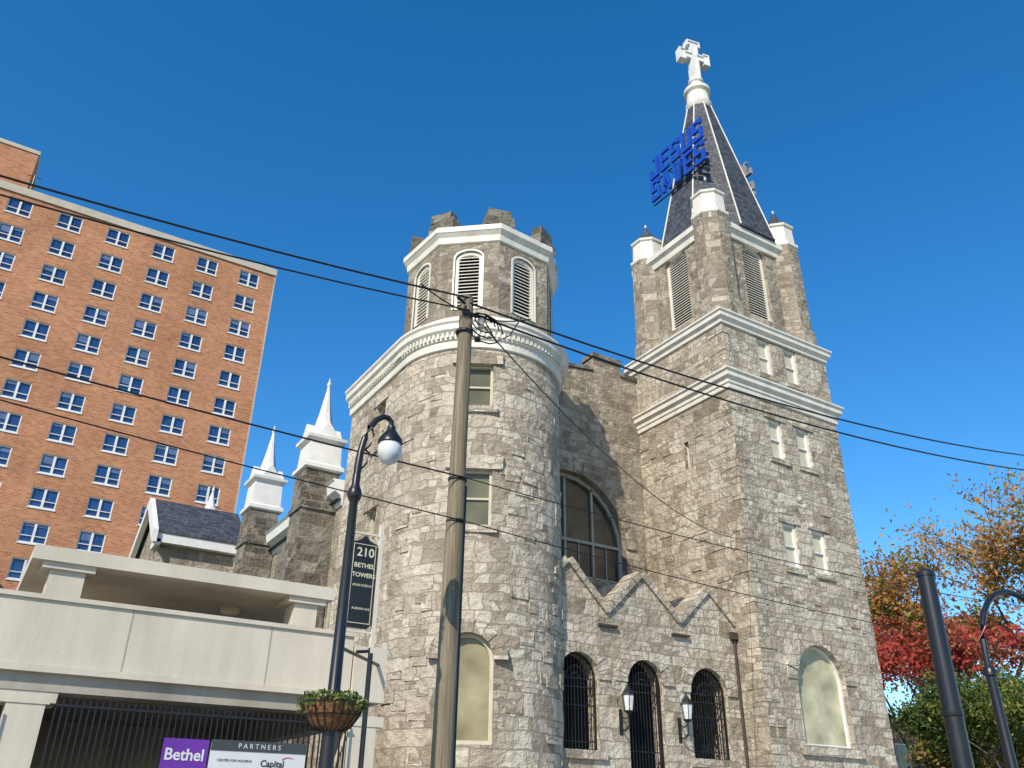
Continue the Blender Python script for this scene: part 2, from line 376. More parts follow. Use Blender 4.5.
# belfry
BX0,BX1,BY0,BY1=23.95,29.2,21.5,26.5
WB=Win()
cx,cy=(BX0+BX1)/2,(BY0+BY1)/2
for (x,y,d) in ((cx,BY0,270),(BX0,cy,180),(BX1,cy,0),(cx,BY1,90)):
    M=frameM(x,y,21.9,d); WB.win(M,1.5,3.95,.35,dep=.3,ft=.15,louver=True)
b=MB(); b.box(BX0,BX1,BY0,BY1,20.9,26.0); part("belfry_walls",CH,b,M_STONEB,cut=WB.cut)
b=MB()
CN=((BX0+.3,BY0+.3),(BX1-.3,BY0+.3),(BX0+.3,BY1-.3),(BX1-.3,BY1-.3))
for (x,y) in CN:
    b.lathe(x,y,[(1.02,20.9),(1.0,21.6),(.9,21.9),(.86,26.75)],8,rad(22.5))
part("belfry_corner_buttresses",CH,b,M_STONEB)
b=MB(); bd=MB()
sqcornice(b,BX0,BX1,BY0,BY1,[(.02,25.78),(.1,25.8),(.14,26.05),(.26,26.18),(.3,26.2),(.3,26.48),(.1,26.58)])
for (x,y) in CN:
    b.lathe(x,y,[(.88,26.5),(.93,26.56),(.93,26.7),(.80,26.8),(.76,27.7),(.84,27.77),(.86,27.88),(.7,27.94)],8,rad(22.5))
    bd.lathe(x,y,[(.84,27.9),(.5,28.25),(.22,28.65),(.04,29.05)],8,rad(22.5))
    b.lathe(x,y,[(.03,29.03),(.07,29.13),(.02,29.25)],8)
part("belfry_cornice_and_pinnacles",CH,b,M_WHITE); 
sx,sy=26.66,23.8
sr=lambda z:2.95-.2245*(z-26.5)
bd.lathe(sx,sy,[(sr(26.5),26.5),(sr(31),31.0),(sr(37),37.0)],8,rad(22.5))
part("spire_roof",CH,bd,M_SLATE)
b=MB()
for k in range(8):
    a=rad(22.5+45*k); c,s_=math.cos(a),math.sin(a)
    b.tube([(sx+(sr(z)+.0)*c,sy+(sr(z)+.0)*s_,z) for z in (26.55,31,37)],.04,6)
b.lathe(sx,sy,[(.62,36.5),(.70,36.6),(.74,36.9),(.64,37.05),(.60,37.7),(.74,37.85),(.74,38.05),(.5,38.2),(.34,38.6),(.42,38.7),(.42,38.85),(.2,38.95)],16)
part("spire_ribs_and_collar",CH,b,M_WHITE,smooth=True)
b=MB(); b.M=frameM(sx,sy,38.85,258)
def crosspts(a,fl,H,cz,L,ins=0):
    a-=ins; fl-=ins
    return [(-a,ins),(a,ins),(a,cz-a),(L-.4,cz-a),(L-.4,cz-fl),(L-ins,cz-fl),(L-ins,cz+fl),(L-.4,cz+fl),(L-.4,cz+a),(a,cz+a),(a,H-.42),(fl,H-.42),(fl,H-ins),(-fl,H-ins),(-fl,H-.42),(-a,H-.42),(-a,cz+a),(-L+.4,cz+a),(-L+.4,cz+fl),(-L+ins,cz+fl),(-L+ins,cz-fl),(-L+.4,cz-fl),(-L+.4,cz-a),(-a,cz-a)]
o1=crosspts(.25,.43,3.1,1.85,.98); i1=crosspts(.25,.43,3.1,1.85,.98,.08)
b.prism(o1,-.15,.15); b.ring(o1,i1,.15,.22); b.ring(o1,i1,-.22,-.15)
part("spire_cross",CH,b,M_WHITE2)
part("tower_window_frames",CH,W.fr,M_WHITE2); part("tower_slit_glass",CH,W.gl,M_GDARK); part("tower_window_shades",CH,shade,M_SHADE); part("tower_arched_glass",CH,pale,M_GPALE)
part("tower_dressed_stone",CH,stn,M_STONE)
part("belfry_louver_frames",CH,WB.fr,M_WHITE); part("belfry_louvers",CH,WB.lv,M_WHITE); part("belfry_louver_backs",CH,WB.vo,M_VOID)
# --- round turret
UX,UY,UR=13.4,24.0,2.95
WT=Win(); ol=MB(); kh=MB(); stn=MB()
def tM(deg,z,r=UR-.04): return frameM(UX+r*math.cos(rad(deg)),UY+r*math.sin(rad(deg)),z,deg)
WT.win(tM(240,13.5),1.05,1.6,dep=.3,glassb=ol,vm=0,hm=1,ft=.09)
WT.win(tM(240,9.5),1.15,1.85,dep=.3,glassb=ol,vm=0,hm=1,ft=.09)
MT=tM(240,3.4); WT.win(MT,1.5,2.95,.75,dep=.3,glassb=kh,vm=0,hm=0,ft=.11); WT.voussoir(stn,MT,1.5,2.95,.75,.4,.07,9)
stn.M=tM(240,13.5); stn.box(-.85,.85,-.15,.06,1.6,2.0,.02); stn.box(-.7,.7,-.15,.1,-.22,0,.02)
stn.M=tM(240,9.5); stn.box(-.9,.9,-.15,.06,1.85,2.3,.02); stn.box(-.75,.75,-.15,.1,-.22,0,.02)
b=MB(); b.lathe(UX,UY,[(UR+.12,0),(UR+.1,1.9),(UR,2.0),(UR,15.7)],96)
part("turret_wall",CH,b,M_STONE,cyl=(UX,UY,UR),cut=WT.cut)
WK=Win(); KX=UX-UR
for z in (13.3,9.3): 
    WK.win(frameM(KX,25.9,z,180),.85,1.7,dep=.35,glassb=ol,vm=0,hm=1,ft=.08)
    stn.M=frameM(KX,25.9,z,180); stn.box(-.65,.65,-.1,.05,1.7,2.05,.02); stn.box(-.55,.55,-.1,.08,-.2,0,.02)
WK.win(frameM(KX,26.4,4.2,180),.9,2.2,.45,dep=.35,glassb=kh,vm=0,hm=0,ft=.08)
b=MB(); b.box(KX,16,24.05,28.8,0,15.7); part("stair_block_walls",CH,b,M_STONE,cut=WK.cut)
b=MB()
prof=[(.04,15.65),(.08,15.68),(.09,15.94),(.15,15.98),(.17,16.16),(.29,16.28),(.31,16.3),(.31,16.5),(.37,16.57),(.37,16.66),(-.12,17.05)]
b.lathe(UX,UY,[(UR+o,z) for o,z in prof],96)
pts=[(KX-o,z) for o,z in prof]+[(12,17.05),(12,15.65)]
b.prism(pts,24.0,28.9,mp=lambda u,v,d:(u,d,v))
for k in range(60):
    a=rad(150+k*3.2)
    b.M=frameM(UX+(UR+.23)*math.cos(a),UY+(UR+.23)*math.sin(a),16.04,math.degrees(a)); b.box(-.045,.045,-.12,.0,0,.18)
b.M=Matrix.Identity(4)
for k in range(28): b.box(KX-.23,KX-.12,24.1+k*.168,24.19+k*.168,16.04,16.2)
part("turret_cornice",CH,b,M_WHITE)
OP=5; oa=2.66; oc=oa/math.cos(rad(22.5))
WO=Win(); voussb=MB()
for k in range(8):
    d=185+45*k; M=frameM(UX+oa*math.cos(rad(d)),UY+oa*math.sin(rad(d)),17.4,d)
    WO.win(M,1.0,2.5,.32,dep=.2,ft=.13,louver=True)
    voussb.M=M; voussb.ring(arch(1.12,2.58,.37),arch(1.0,2.51,.325,.0),-.05,.03)
b=MB(); b.lathe(UX,UY,[(oc,16.9),(oc,20.4)],8,rad(185+22.5)); part("turret_octagon_walls",CH,b,M_STONEB,cut=WO.cut)
b=voussb; b.M=Matrix.Identity(4)
b.lathe(UX,UY,[(oc+.02,20.22),(oc+.07,20.26),(oc+.1,20.5),(oc+.22,20.64),(oc+.25,20.66),(oc+.25,20.88),(oc+.05,20.96)],8,rad(185+22.5))
part("turret_crown_cornice",CH,b,M_WHITE)
b=MB()
for k in range(8):
    d=185+22.5+45*k; b.M=frameM(UX+(oc-.1)*math.cos(rad(d)),UY+(oc-.1)*math.sin(rad(d)),20.9,d)
    b.box(-.55,.55,-.35,.15,0,.42,.03); b.box(-.45,.42,-.3,.12,.42,.78,.04)
    b.M=frameM(UX+(oa-.1)*math.cos(rad(d+22.5)),UY+(oa-.1)*math.sin(rad(d+22.5)),20.9,d+22.5); b.box(-1.1,1.1,-.3,.05,0,.16,.01)
part("turret_merlons",CH,b,M_STONED)
part("turret_frames",CH,WT.fr,M_SHADE); part("turret_glass",CH,ol,M_GOLIVE); part("turret_arched_glazing",CH,kh,M_GKHAKI); part("turret_dressed_stone",CH,stn,M_STONE)
part("stair_block_frames",CH,WK.fr,M_SHADE)
part("turret_louver_frames",CH,WO.fr,M_WHITE); part("turret_louvers",CH,WO.lv,M_WHITE); part("turret_louver_backs",CH,WO.vo,M_VOID)
# --- main front wall with big arched window
WM=Win(); gl=MB(); stn=MB()
MM=frameM(19.3,26.6,10.2,270)
WM.win(MM,5.8,4.4,2.9,dep=.45,ft=.16,vm=0,hm=0,glassb=gl); WM.voussoir(stn,MM,5.8,4.4,2.9,.55,.05,21)
fr=WM.fr; fr.M=MM
fr.box(-2.75,2.75,-.4,-.3,1.5,1.62)
for u in (-1.4,0,1.4): fr.box(u-.045,u+.045,-.41,-.31,.1,4.2 if u==0 else 3.95)
for u in (-2.1,-.7,.7,2.1): fr.box(u-.02,u+.02,-.42,-.36,.1,1.5)
b=MB(); b.prism([(14.2,0),(23.29,0),(23.29,19.9),(22.35,19.9),(22.35,20.55),(20.8,20.45),(20.8,19.75),(18.6,19.45),(14.2,18.0)],26.6,27.3)
part("front_gable_wall",CH,b,M_STONEB,cut=WM.cut)
b=MB(); b.box(22.3,23.28,26.5,27.4,19.9,20.08,.01); b.box(20.72,22.42,26.5,27.4,20.5,20.7,.01)
b.prism([(14.2,18.02),(18.6,19.47),(20.72,19.77),(20.72,19.93),(18.6,19.63),(14.2,18.2)],26.52,27.38)
part("front_gable_coping",CH,b,M_STONED)
part("great_window_glass",CH,gl,M_GDARK); part("great_window_tracery",CH,fr,M_TRAC); part("great_window_voussoirs",CH,stn,M_STONEB)
# --- porch
WP=Win(); stn=MB(); iron=MB(); PY=22.1
top=[(13.0,7.9),(14.3,7.75),(15.9,9.2),(17.45,7.7),(19.0,9.15),(20.6,7.75),(22.1,9.05),(23.28,7.95)]
for xc,hw,z0 in ((16.25,.78,3.5),(18.95,.75,1.3),(21.75,.86,3.45)):
    M=frameM(xc,PY,z0,270); H=6.35-z0
    WP.setM(M); WP.cut.prism(arch(2*hw,H,hw),-1.0,.5)
    WP.voussoir(stn,M,2*hw,H,hw,.42,.06,11)
    stn.M=M
    if z0>3: stn.box(-hw-.2,hw+.2,-.1,.12,-.25,0,.02)
    iron.M=M
    iron.ring(arch(2*hw,H,hw,.0),arch(2*hw,H,hw,.05),-.2,-.15)
    k=-hw+.13
    while k<hw-.05:
        t=H-hw+math.sqrt(max(0,hw*hw-k*k)); iron.box(k-.012,k+.012,-.185,-.16,.02,t-.02); k+=.125
    for z in (.25,H-hw,H-hw-.25,H*.45): iron.box(-hw+.03,hw-.03,-.19,-.155,z-.015,z+.015)
    for r_ in (.18,.4): iron.ring([(r_*math.cos(math.pi*k/8),H-hw+r_*math.sin(math.pi*k/8)) for k in range(9)],[((r_-.03)*math.cos(math.pi*k/8),H-hw+(r_-.03)*math.sin(math.pi*k/8)) for k in range(9)],-.19,-.15,closed=False)
b=MB(); b.prism([(13.0,0),(23.28,0)]+top[::-1],PY,PY+.6); part("porch_wall",CH,b,M_STONE,cut=WP.cut)
cop=MB()
for i in range(len(top)-1):
    (x0,z0),(x1,z1)=top[i],top[i+1]; L=math.hypot(x1-x0,z1-z0); steps=max(2,int(L/.42))
    for k in range(steps):
        a=k/steps+.006;b_=(k+1)/steps-.006; o=random.uniform(.0,.03)
        xa,za,xb,zb=x0+(x1-x0)*a,z0+(z1-z0)*a,x0+(x1-x0)*b_,z0+(z1-z0)*b_
        nx,nz=-(z1-z0)/L,(x1-x0)/L
        cop.prism([(xa-nx*.05,za-nz*.05),(xb-nx*.05,zb-nz*.05),(xb+nx*(.17+o),zb+nz*(.17+o)),(xa+nx*(.17+o),za+nz*(.17+o))],PY-.1-o,PY+.7)
part("porch_coping",CH,cop,M_STONE)
b=MB()
for xv,zv in ((17.45,7.62),(20.6,7.67)):
    b.box(xv-.38,xv+.38,PY-.14,PY-.02,zv-.38,zv-.31)
b.tube([(23.17,PY-.07,0),(23.17,PY-.07,7.6)],.05)
b.box(22.98,23.27,PY-.18,PY-.03,7.45,7.7)
part("porch_gutters",CH,b,M_PIPE)
part("porch_dressed_stone",CH,stn,M_STONE); part("porch_iron_grilles",CH,iron,M_IRON)
b=MB()
for i in (1,3,5):
    x0,z0=top[i]; xp,zp=top[i+1]; x1,z1=top[min(i+2,7)]
    for a,c in (((x0,z0),(xp,zp)),((xp,zp),(x1,z1))): b.prism([(a[0],a[1]-.08),(c[0],c[1]-.08),(c[0],c[1]+.02),(a[0],a[1]+.02)],PY+.7,26.6)
part("porch_roof",CH,b,M_SLATE)
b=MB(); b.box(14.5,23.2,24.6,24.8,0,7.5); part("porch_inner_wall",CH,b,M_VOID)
b=MB()
for k in range(7): b.box(17.6-.0,20.3,PY-.35*(7-k),PY-.35*(6-k),0,.18*(k+1))
b.box(17.6,20.3,PY,24.6,0,1.29); part("porch_steps",CH,b,M_WALK)
b=MB(); bg=MB()
for x,z in ((17.86,4.95),(20.3,4.85)):
    y=PY-.42
    b.tube([(x,PY,z-.75),(x,PY-.2,z-.85),(x,y,z-.7),(x,y,z-.35)],.025)
    b.tube([(x,PY,z-.35),(x,PY-.2,z-.5),(x,y,z-.45)],.018)
    b.box(x-.06,x+.06,PY-.03,PY,z-.95,z-.2)
    b.lathe(x,y,[(.05,z-.36),(.15,z-.3),(.16,z-.27)],6); bg.lathe(x,y,[(.13,z-.27),(.19,z+.18)],6)
    b.lathe(x,y,[(.22,z+.18),(.2,z+.24),(.08,z+.4),(.05,z+.46),(.02,z+.55)],6)
    for k in range(6):
        a=math.pi*k/3; b.tube([(x+.135*math.cos(a),y+.135*math.sin(a),z-.27),(x+.195*math.cos(a),y+.195*math.sin(a),z+.18)],.012,5)
part("porch_lantern_frames",CH,b,M_IRON); part("porch_lantern_glass",CH,bg,M_GLOBE)
# --- nave
b=MB(); b.box(10.5,27.5,28.8,60,0,12.2); 
WN=Win(); gn=MB(); stn=MB()
for y in (33.9,42,):
    M=frameM(10.5,y,5.5,180); WN.win(M,2.2,4.6,1.1,dep=.3,glassb=gn,vm=1,hm=2,ft=.1); WN.voussoir(stn,M,2.2,4.6,1.1,.35,.04,9)
for y in (29.35,31.6,36.2):
    WN.win(frameM(10.5,y,6.5,180),.7,2.4,.35,dep=.3,glassb=gn,vm=0,hm=1,ft=.08)
part("nave_walls",CH,b,M_STONEB,cut=WN.cut); part("nave_window_frames",CH,WN.fr,M_SHADE); part("nave_glass",CH,gn,M_GDARK); part("nave_voussoirs",CH,stn,M_STONED)
b=MB(); b.prism([(10.2,12.2),(27.8,12.2),(19,17.4)],28.85,60); part("nave_roof",CH,b,M_SLATE)
b=MB(); b.prism([(10.55,12.0),(10.45,12.0),(10.35,12.35),(10.1,12.5),(10.05,12.85),(9.95,12.95),(10.55,12.97)],28.82,60)
bs=MB(); bt=b
def pinn(x,y,zt,zb,ztip,w=.62):
    bs.box(x-w,10.49,y-w,y+w,0,zt,.02); bs.box(x-w-.3,x-w+.001,y-w+.02,y+w-.02,0,zt-3,.02)
    bs.box(x-w-.08,x+w+.08,y-w-.08,y+w+.08,zt-1.6,zt-1.4)
    sqcornice(bt,x-w,x+w,y-w,y+w,[(.02,zt),(.12,zt+.05),(.12,zt+.2),(.0,zt+.3),(-.04,zb-.25),(.12,zb-.12),(.14,zb),(-.1,zb+.08)])
    for d,(ax,ay) in ((180,(x-w,y)),(270,(x,y-w)),(0,(x+w,y)),(90,(x,y+w))):
        bt.M=frameM(ax,ay,zb-.1,d); bt.prism([(-w*.8,0),(w*.8,0),(0,.75)],-.25,.05); bt.M=Matrix.Identity(4)
    r=w*.86
    bt.lathe(x,y,[(r,zb),(r*.78,zb+.35),(r*.42,zb+(ztip-zb)*.5),(.05,ztip-.1)],8,rad(22.5))
    bt.lathe(x,y,[(.04,ztip-.15),(.1,ztip),(.04,ztip+.12),(.01,ztip+.3)],8)
pinn(9.85,30.3,13.5,14.9,17.5,.66); pinn(9.85,37.8,14.0,15.6,18.2,.66); pinn(9.85,49.3,15.5,16.9,18.7,.66)
part("nave_buttresses",CH,bs,M_STONED); part("nave_cornice_and_pinnacles",CH,bt,M_WHITE2)
# transept wing
b=MB(); b.prism([(42.4,0),(49,0),(49,12.9),(45,15.9),(42.4,13.9)],6.4,10.48,mp=lambda u,v,d:(d,u,v))
WT2=Win(); g2=MB(); WT2.win(frameM(6.4,45.3,9.4,180),1.2,2.6,.6,glassb=g2,ft=.1)
part("transept_walls",CH,b,M_STONEB,cut=WT2.cut); part("transept_frames",CH,WT2.fr,M_WHITE); part("transept_glass",CH,g2,M_GDARK)
b=MB()
for s_,e in ((-1,3.1),(1,4.6)): b.prism([(45,15.95),(45+s_*e,15.95-.76*e),(45+s_*e,16.13-.76*e),(45,16.15)],6.2,10.5,mp=lambda u,v,d:(d,u,v))
part("transept_roof",CH,b,M_SLATE)
b=MB()
for s_,e in ((-1,3.25),(1,4.75)):
    b.prism([(45,15.6),(45+s_*e,15.55-.76*e),(45+s_*e,16.16-.76*e),(45,16.18)],5.95,6.2,mp=lambda u,v,d:(d,u,v))
b.box(6.1,10.4,41.95,42.35,13.15,13.62); b.box(6.1,10.4,49.05,49.5,12.05,12.5)
b.box(6.2,6.42,41.95,43.2,13.0,13.3); b.box(6.2,6.42,48.0,49.3,12.05,12.35)
part("transept_white_rakes",CH,b,M_WHITE2)
# --- JESUS SAVES roof sign : block channel letters built from strokes
SG=root("church_roof_sign")
fr=MB()
def letter(b,ch,w,h,t,d):
    """letter in local x (width) / y(depth -> d) / z(height)"""
    B=lambda x0,x1,z0,z1: b.box(x0,x1,0,d,z0,z1)
    if ch=='J': B(w-t,w,t,h); B(t*.0,w,0,t); B(0,t,t,h*.42); B(w*.45,w-t,h-t*.8,h)
    elif ch=='E': B(0,t,0,h); B(t,w,0,t*.9); B(t,w*.9,h/2-t*.42,h/2+t*.42); B(t,w,h-t*.9,h)
    elif ch=='S': B(0,w,0,t*.9); B(w-t,w,t*.9,h/2-t*.42); B(0,w,h/2-t*.42,h/2+t*.42); B(0,t,h/2+t*.42,h-t*.9); B(0,w,h-t*.9,h); B(0,t,t*.9,h*.26); B(w-t,w,h*.76,h-t*.9)
    elif ch=='U': B(0,t,t*.9,h); B(w-t,w,t*.9,h); B(0,w,0,t*.9)
    elif ch in 'AV':
        f=(lambda z:z) if ch=='A' else (lambda z:h-z)
        for sgn in (-1,1):
            P=[(w/2+sgn*w/2,f(0)),(w/2+sgn*(w/2-t*1.1),f(0)),(w/2-sgn*t*.05,f(h)),(w/2+sgn*t*.62,f(h))]
            b.prism(P,0,d)
        if ch=='A': B(w*.27,w*.73,h*.24,h*.24+t*.8)
for side,sz,tw,off,mt in ((-1,1.28,4.1,2.15,M_BLUE),(1,.95,2.9,1.75,M_SIGNB)):
    X=sx+side*off
    for body,z in (("JESUS",31.95),("SAVES",30.5)):
        k=tw/5; bb=MB()
        for i,ch in enumerate(body):
            y=23.75-side*tw/2+side*k*i+side*k*.09
            bb.M=axesM((X,y,z),(0,side,0),(side,0,0),(0,0,1)); letter(bb,ch,k*.82,sz,.2 if side<0 else .14,.13)
        bb.M=Matrix.Identity(4); part("letters_"+body.lower(),SG,bb,mt)
    for z in (31.85,30.4):
        fr.box(X-side*.1-.025,X-side*.1+.025,23.75-tw/2,23.75+tw/2,z-.03,z+.03)
        for y in (23.1,24.5): fr.tube([(X-side*.1,y,z),(sx+side*.8,y,z)],.03,6)
part("sign_framework",SG,fr,M_BLACK)
# ================================================================= BRICK APARTMENTS
BB=root("brick_apartment_building")
BY=74.0; XR=16.9; XL=-43.2; cols=[14.4-4.13*k for k in range(14)]; rows=[49.7-2.865*k for k in range(17)]
ww,wh=1.95,1.66
b=MB(); g=MB(); f=MB(); j=MB(); bl=MB()
zt=51.0
for i,zc in enumerate(rows):
    zlo,zhi=zc-wh/2,zc+wh/2
    b.box(XL,XR,BY,BY+.3,zhi,zt); zt=zlo
    xs=XR
    for xc in cols:
        b.box(xc+ww/2,xs,BY,BY+.3,zlo,zhi); xs=xc-ww/2
        f.box(xc-ww/2,xc+ww/2,BY+.06,BY+.2,zlo,zlo+.13); f.box(xc-ww/2,xc+ww/2,BY+.06,BY+.2,zhi-.08,zhi)
        for a,c in ((-ww/2,-ww/2+.09),(-.09,.09),(ww/2-.09,ww/2)): f.box(xc+a,xc+c,BY+.065,BY+.195,zlo+.13,zhi-.08)
        for s_ in (-1,1):
            f.box(xc+(s_*.49)-.4,xc+(s_*.49)+.4,BY+.07,BY+.19,zlo+.13+.45,zlo+.13+.51)
            if random.random()<.45: 
                hb=random.uniform(.2,.75); bl.box(xc+(s_*.49)-.39,xc+(s_*.49)+.39,BY+.15,BY+.19,zhi-.08-hb,zhi-.08)
        f.box(xc-ww/2-.06,xc+ww/2+.06,BY-.07,BY+.0,zlo-.1,zlo)
    b.box(XL,xs,BY,BY+.3,zlo,zhi)
b.box(XL,XR,BY,BY+.3,0,zt)
g.box(XL+.5,XR-.5,BY+.21,BY+.25,2,50.8)
for i in range(len(cols)-1):
    x=(cols[i]+cols[i+1])/2; 
    if i%2==0: j.box(x-.03,x+.03,BY-.006,BY,0,50.9)
b2=MB(); b2.box(XL,XR,BY+.3,BY+18,0,51)
b2.box(-42,-6.4,76.5,88,51,57.6)
part("brick_facade",BB,b,M_BRICK); part("brick_body",BB,b2,M_BRICK); part("window_glass",BB,g,M_GBLUE); part("window_frames",BB,f,M_WHITE2); part("expansion_joints",BB,j,M_JOINT)
part("window_blinds",BB,bl,simple("blue_grey_blinds",(.10,.16,.30),.6,.2,1))
b=MB(); b.box(XL-.1,XR+.12,BY-.14,BY+18.1,51.0,51.75); b.box(XR,XR+.1,BY-.05,BY+.3,0,51.0); b.box(-42.1,-6.3,76.4,88.1,57.6,58.0)
part("coping",BB,b,M_COPE)
b=MB(); b.tube([(-6,75,51.7),(-6,75,54.2)],.04); b.tube([(-6.6,75,54.0),(-5.4,75,54.0)],.03); part("roof_antenna",BB,b,M_BLACK)
LB=root("low_blue_roof_building")
b=MB(); b.box(-40,-3,66,73,0,19.3); part("walls",LB,b,M_CONCD); b=MB(); b.box(-40.2,-2.8,65.8,73.2,19.3,20.1); part("blue_fascia",LB,b,M_GBLUE)
# ================================================================= PARKING
PK=root("parking_garage")
XP=7.5; P=17.0
b=MB(); b.box(-22,6.75,P,P+.25,3.85,4.95); b.box(-22,6.75,P-.05,P+.3,4.95,5.03); b.box(-22,6.75,P-.06,P+.25,3.74,3.85)
b.box(6.78,XP,P-.05,P+.6,3.7,4.78); b.box(XP-.25,XP,P+.6,28,3.7,4.9)
for x in (-12,-5.6,.75,6.85):
    b.box(x,x+.6,P+.12,P+.75,0,3.45)
    b.box(x-.15,x+.75,P+.1,P+.85,3.25,3.45)
part("parapet_and_columns",PK,b,M_CONC)
b=MB()
for x in (-9.3,-3.4,2.4,5.0): b.box(x-.012,x+.012,P-.004,P,3.86,4.94)
part("panel_joints",PK,b,M_CONCD)
b=MB(); b.box(-22,XP-.3,P+.25,28,3.85,4.2); b.box(-22,XP-.3,P+.08,P+.7,3.45,3.74); b.box(-22,XP-.3,27.7,28,0,3.85); b.box(-22,-21.7,P+.3,28,0,3.85)
for x in (-12,-5.6,.9,6.9): b.box(x,x+.4,P+.85,27.6,3.3,3.85)
for x in (-12,-5.6,.9): b.box(x,x+.4,22,22.5,0,3.3)
part("deck_slab",PK,b,M_CONCD)
b=MB(); b.box(.55,6.35,P+.35,P+7,5.72,5.98); b.box(.9,1.5,P+.5,P+1.1,4.2,5.6); b.box(.75,1.65,P+.42,P+1.2,5.6,5.72); b.box(5.55,6.05,P+.5,P+1.1,4.2,5.6); b.box(5.4,6.2,P+.42,P+1.2,5.6,5.72)
b.box(.9,1.5,P+6,P+6.6,4.2,5.72);b.box(5.55,6.05,P+6,P+6.6,4.2,5.72)
part("roof_canopy",PK,b,M_CONC)
b=MB(); b.lathe(4.7,P+2.4,[(.2,5.72),(.2,5.64),(.12,5.56)],16); part("ceiling_light",PK,b,M_GOLD)
FN=root("iron_fence")
b=MB(); x=1.5
while x<6.8:
    b.box(x-.013,x+.013,P-.02,P+.006,.1,3.35); x+=.105
for z in (.3,1.9,3.22): b.box(1.4,6.8,P-.03,P+.016,z,z+.04)
x=-4.9
while x<.7: b.box(x-.013,x+.013,P-.02,P+.006,.1,3.2); x+=.12
part("fence_bars",FN,b,M_IRON)
BN=root("purple_banner")
y=P-.12
b=MB(); b.box(3.33,4.12,y,y+.015,.2,2.82); part("vinyl_panel",BN,b,M_PURP)
def tx(par,name,body,size,x,z,mat,off=0,al='LEFT',yy=y-.006): return textmesh(name,par,body,size,axesM((x,yy,z),(1,0,0),(0,0,1),(0,-1,0)),mat,.002,off,al)
tx(BN,"banner_text","Bethel",.27,3.37,2.47,M_VINYL,.005); tx(BN,"banner_text_small","TOWERS",.12,3.45,2.25,M_VINYL)
PO=root("partners_poster")
b=MB(); b.box(4.16,5.95,y+.01,y+.02,.2,2.80); part("vinyl_panel",PO,b,M_VINYL)
b=MB(); b.box(4.16,5.95,y,y+.008,2.66,2.84); part("header_strip",PO,b,M_TXTD)
tx(PO,"poster_header","P A R T N E R S",.12,5.05,2.71,M_VINYL,0,'CENTER',y-.004)
tx(PO,"poster_text","Capital",.16,5.1,2.42,M_TXTD,.004,'LEFT',y+.006); tx(PO,"poster_text_b","CENTER FOR HOUSING",.06,4.3,2.48,M_TXTD,0,'LEFT',y+.006); tx(PO,"poster_text_c","City Partnership",.1,4.3,2.1,M_TXTD,0,'LEFT',y+.006)
b=MB(); b.ring([(5.5+.02*k,2.56+.012*k-.001*k*k) for k in range(12)],[(5.5+.02*k,2.54+.013*k-.001*k*k) for k in range(12)],y+.002,y+.009,closed=False); part("swoosh",PO,b,M_RED)
b=MB()
for z in (.5,1.5,2.6): b.tube([(3.3,y+.03,z),(6.0,y+.03,z)],.015,6)
part("mounting_rails",PO,b,M_IRON)
# ================================================================= APARTMENT SIGN
AS=root("apartment_sign")
Y=15.0; x0,x1=5.72,6.24; z0,z1=4.72,6.42
b=MB(); b.prism([(x0,z0+.08),(x0+.08,z0),(x1-.08,z0),(x1,z0+.08),(x1,z1-.1),((x0+x1)/2+.1,z1-.04),((x0+x1)/2,z1+.06),((x0+x1)/2-.1,z1-.04),(x0,z1-.1)],Y-.04,Y+.04); part("board",AS,b,M_GREENB)
b=MB(); b.box(x1+.03,x1+.1,Y-.05,Y+.05,4.3,6.75); b.box(x0-.02,x1+.03,Y-.02,Y+.02,z1+.08,z1+.12); b.box(x0-.02,x1+.03,Y-.02,Y+.02,z0-.08,z0-.04)
part("steel_frame",AS,b,M_CONC)
b=MB(); b.tube([(x0+.05,Y+.02,4.33),(7.5,Y+2.2,4.45)],.035,8); b.tube([(x1+.06,Y,0),(x1+.06,Y,4.4)],.05,8); b.tube([(x0+.3,Y,4.3),(x1+.06,Y,4.34)],.03); part("support_arm",AS,b,M_BLACK)
def t2(body,size,z,off=.0): textmesh("sign_text",AS,body,size,axesM(((x0+x1)/2+.02,Y-.045,z),(1,0,0),(0,0,1),(0,-1,0)),M_GOLD,.003,off,'CENTER')
t2("210",.24,6.06,.003); t2("BETHEL",.125,5.84,.002); t2("TOWERS",.118,5.66,.002); t2("APARTMENTS",.068,5.48); t2("AUBURN AVE",.06,5.05)
b=MB(); b.ring([(x0+.03,z0+.08),(x1-.03,z0+.08),(x1-.03,z1-.12),(x0+.03,z1-.12)],[(x0+.042,z0+.092),(x1-.042,z0+.092),(x1-.042,z1-.132),(x0+.042,z1-.132)],Y-.046,Y-.041); part("border",AS,b,M_GOLD)
# ================================================================= UTILITY POLE & CABLES
UP=root("utility_pole"); px_,py_=5.48,10.4
b=MB(); n_=10
b.tube([(px_-.03+.08*k/n_,py_,9.3*k/n_) for k in range(n_+1)],[.155-.045*k/n_ for k in range(n_+1)],20); part("wooden_shaft",UP,b,M_WOOD,smooth=True)
b=MB(); tp=(px_+.05,py_)
b.box(tp[0]-.14,tp[0]+.14,py_-.14,py_-.11,8.9,8.96); b.tube([(tp[0]+.1,py_-.12,8.93),(tp[0]+.28,py_-.2,8.9)],.03); b.tube([(tp[0]-.1,py_-.12,9.1),(tp[0]-.28,py_-.2,9.12)],.025)
for z in (8.6,6.05,5.4): b.lathe(tp[0]-.02,py_,[(.14,z),(.145,z+.015),(.145,z+.035),(.14,z+.05)],16)
b.tube([(px_+.13,py_-.04,0),(px_+.155,py_-.03,6)],.022); b.tube([(tp[0]+.12,py_-.1,8.5),(tp[0]+.2,py_-.15,8.5)],.05)
part("hardware",UP,b,M_IRON)
b=MB()
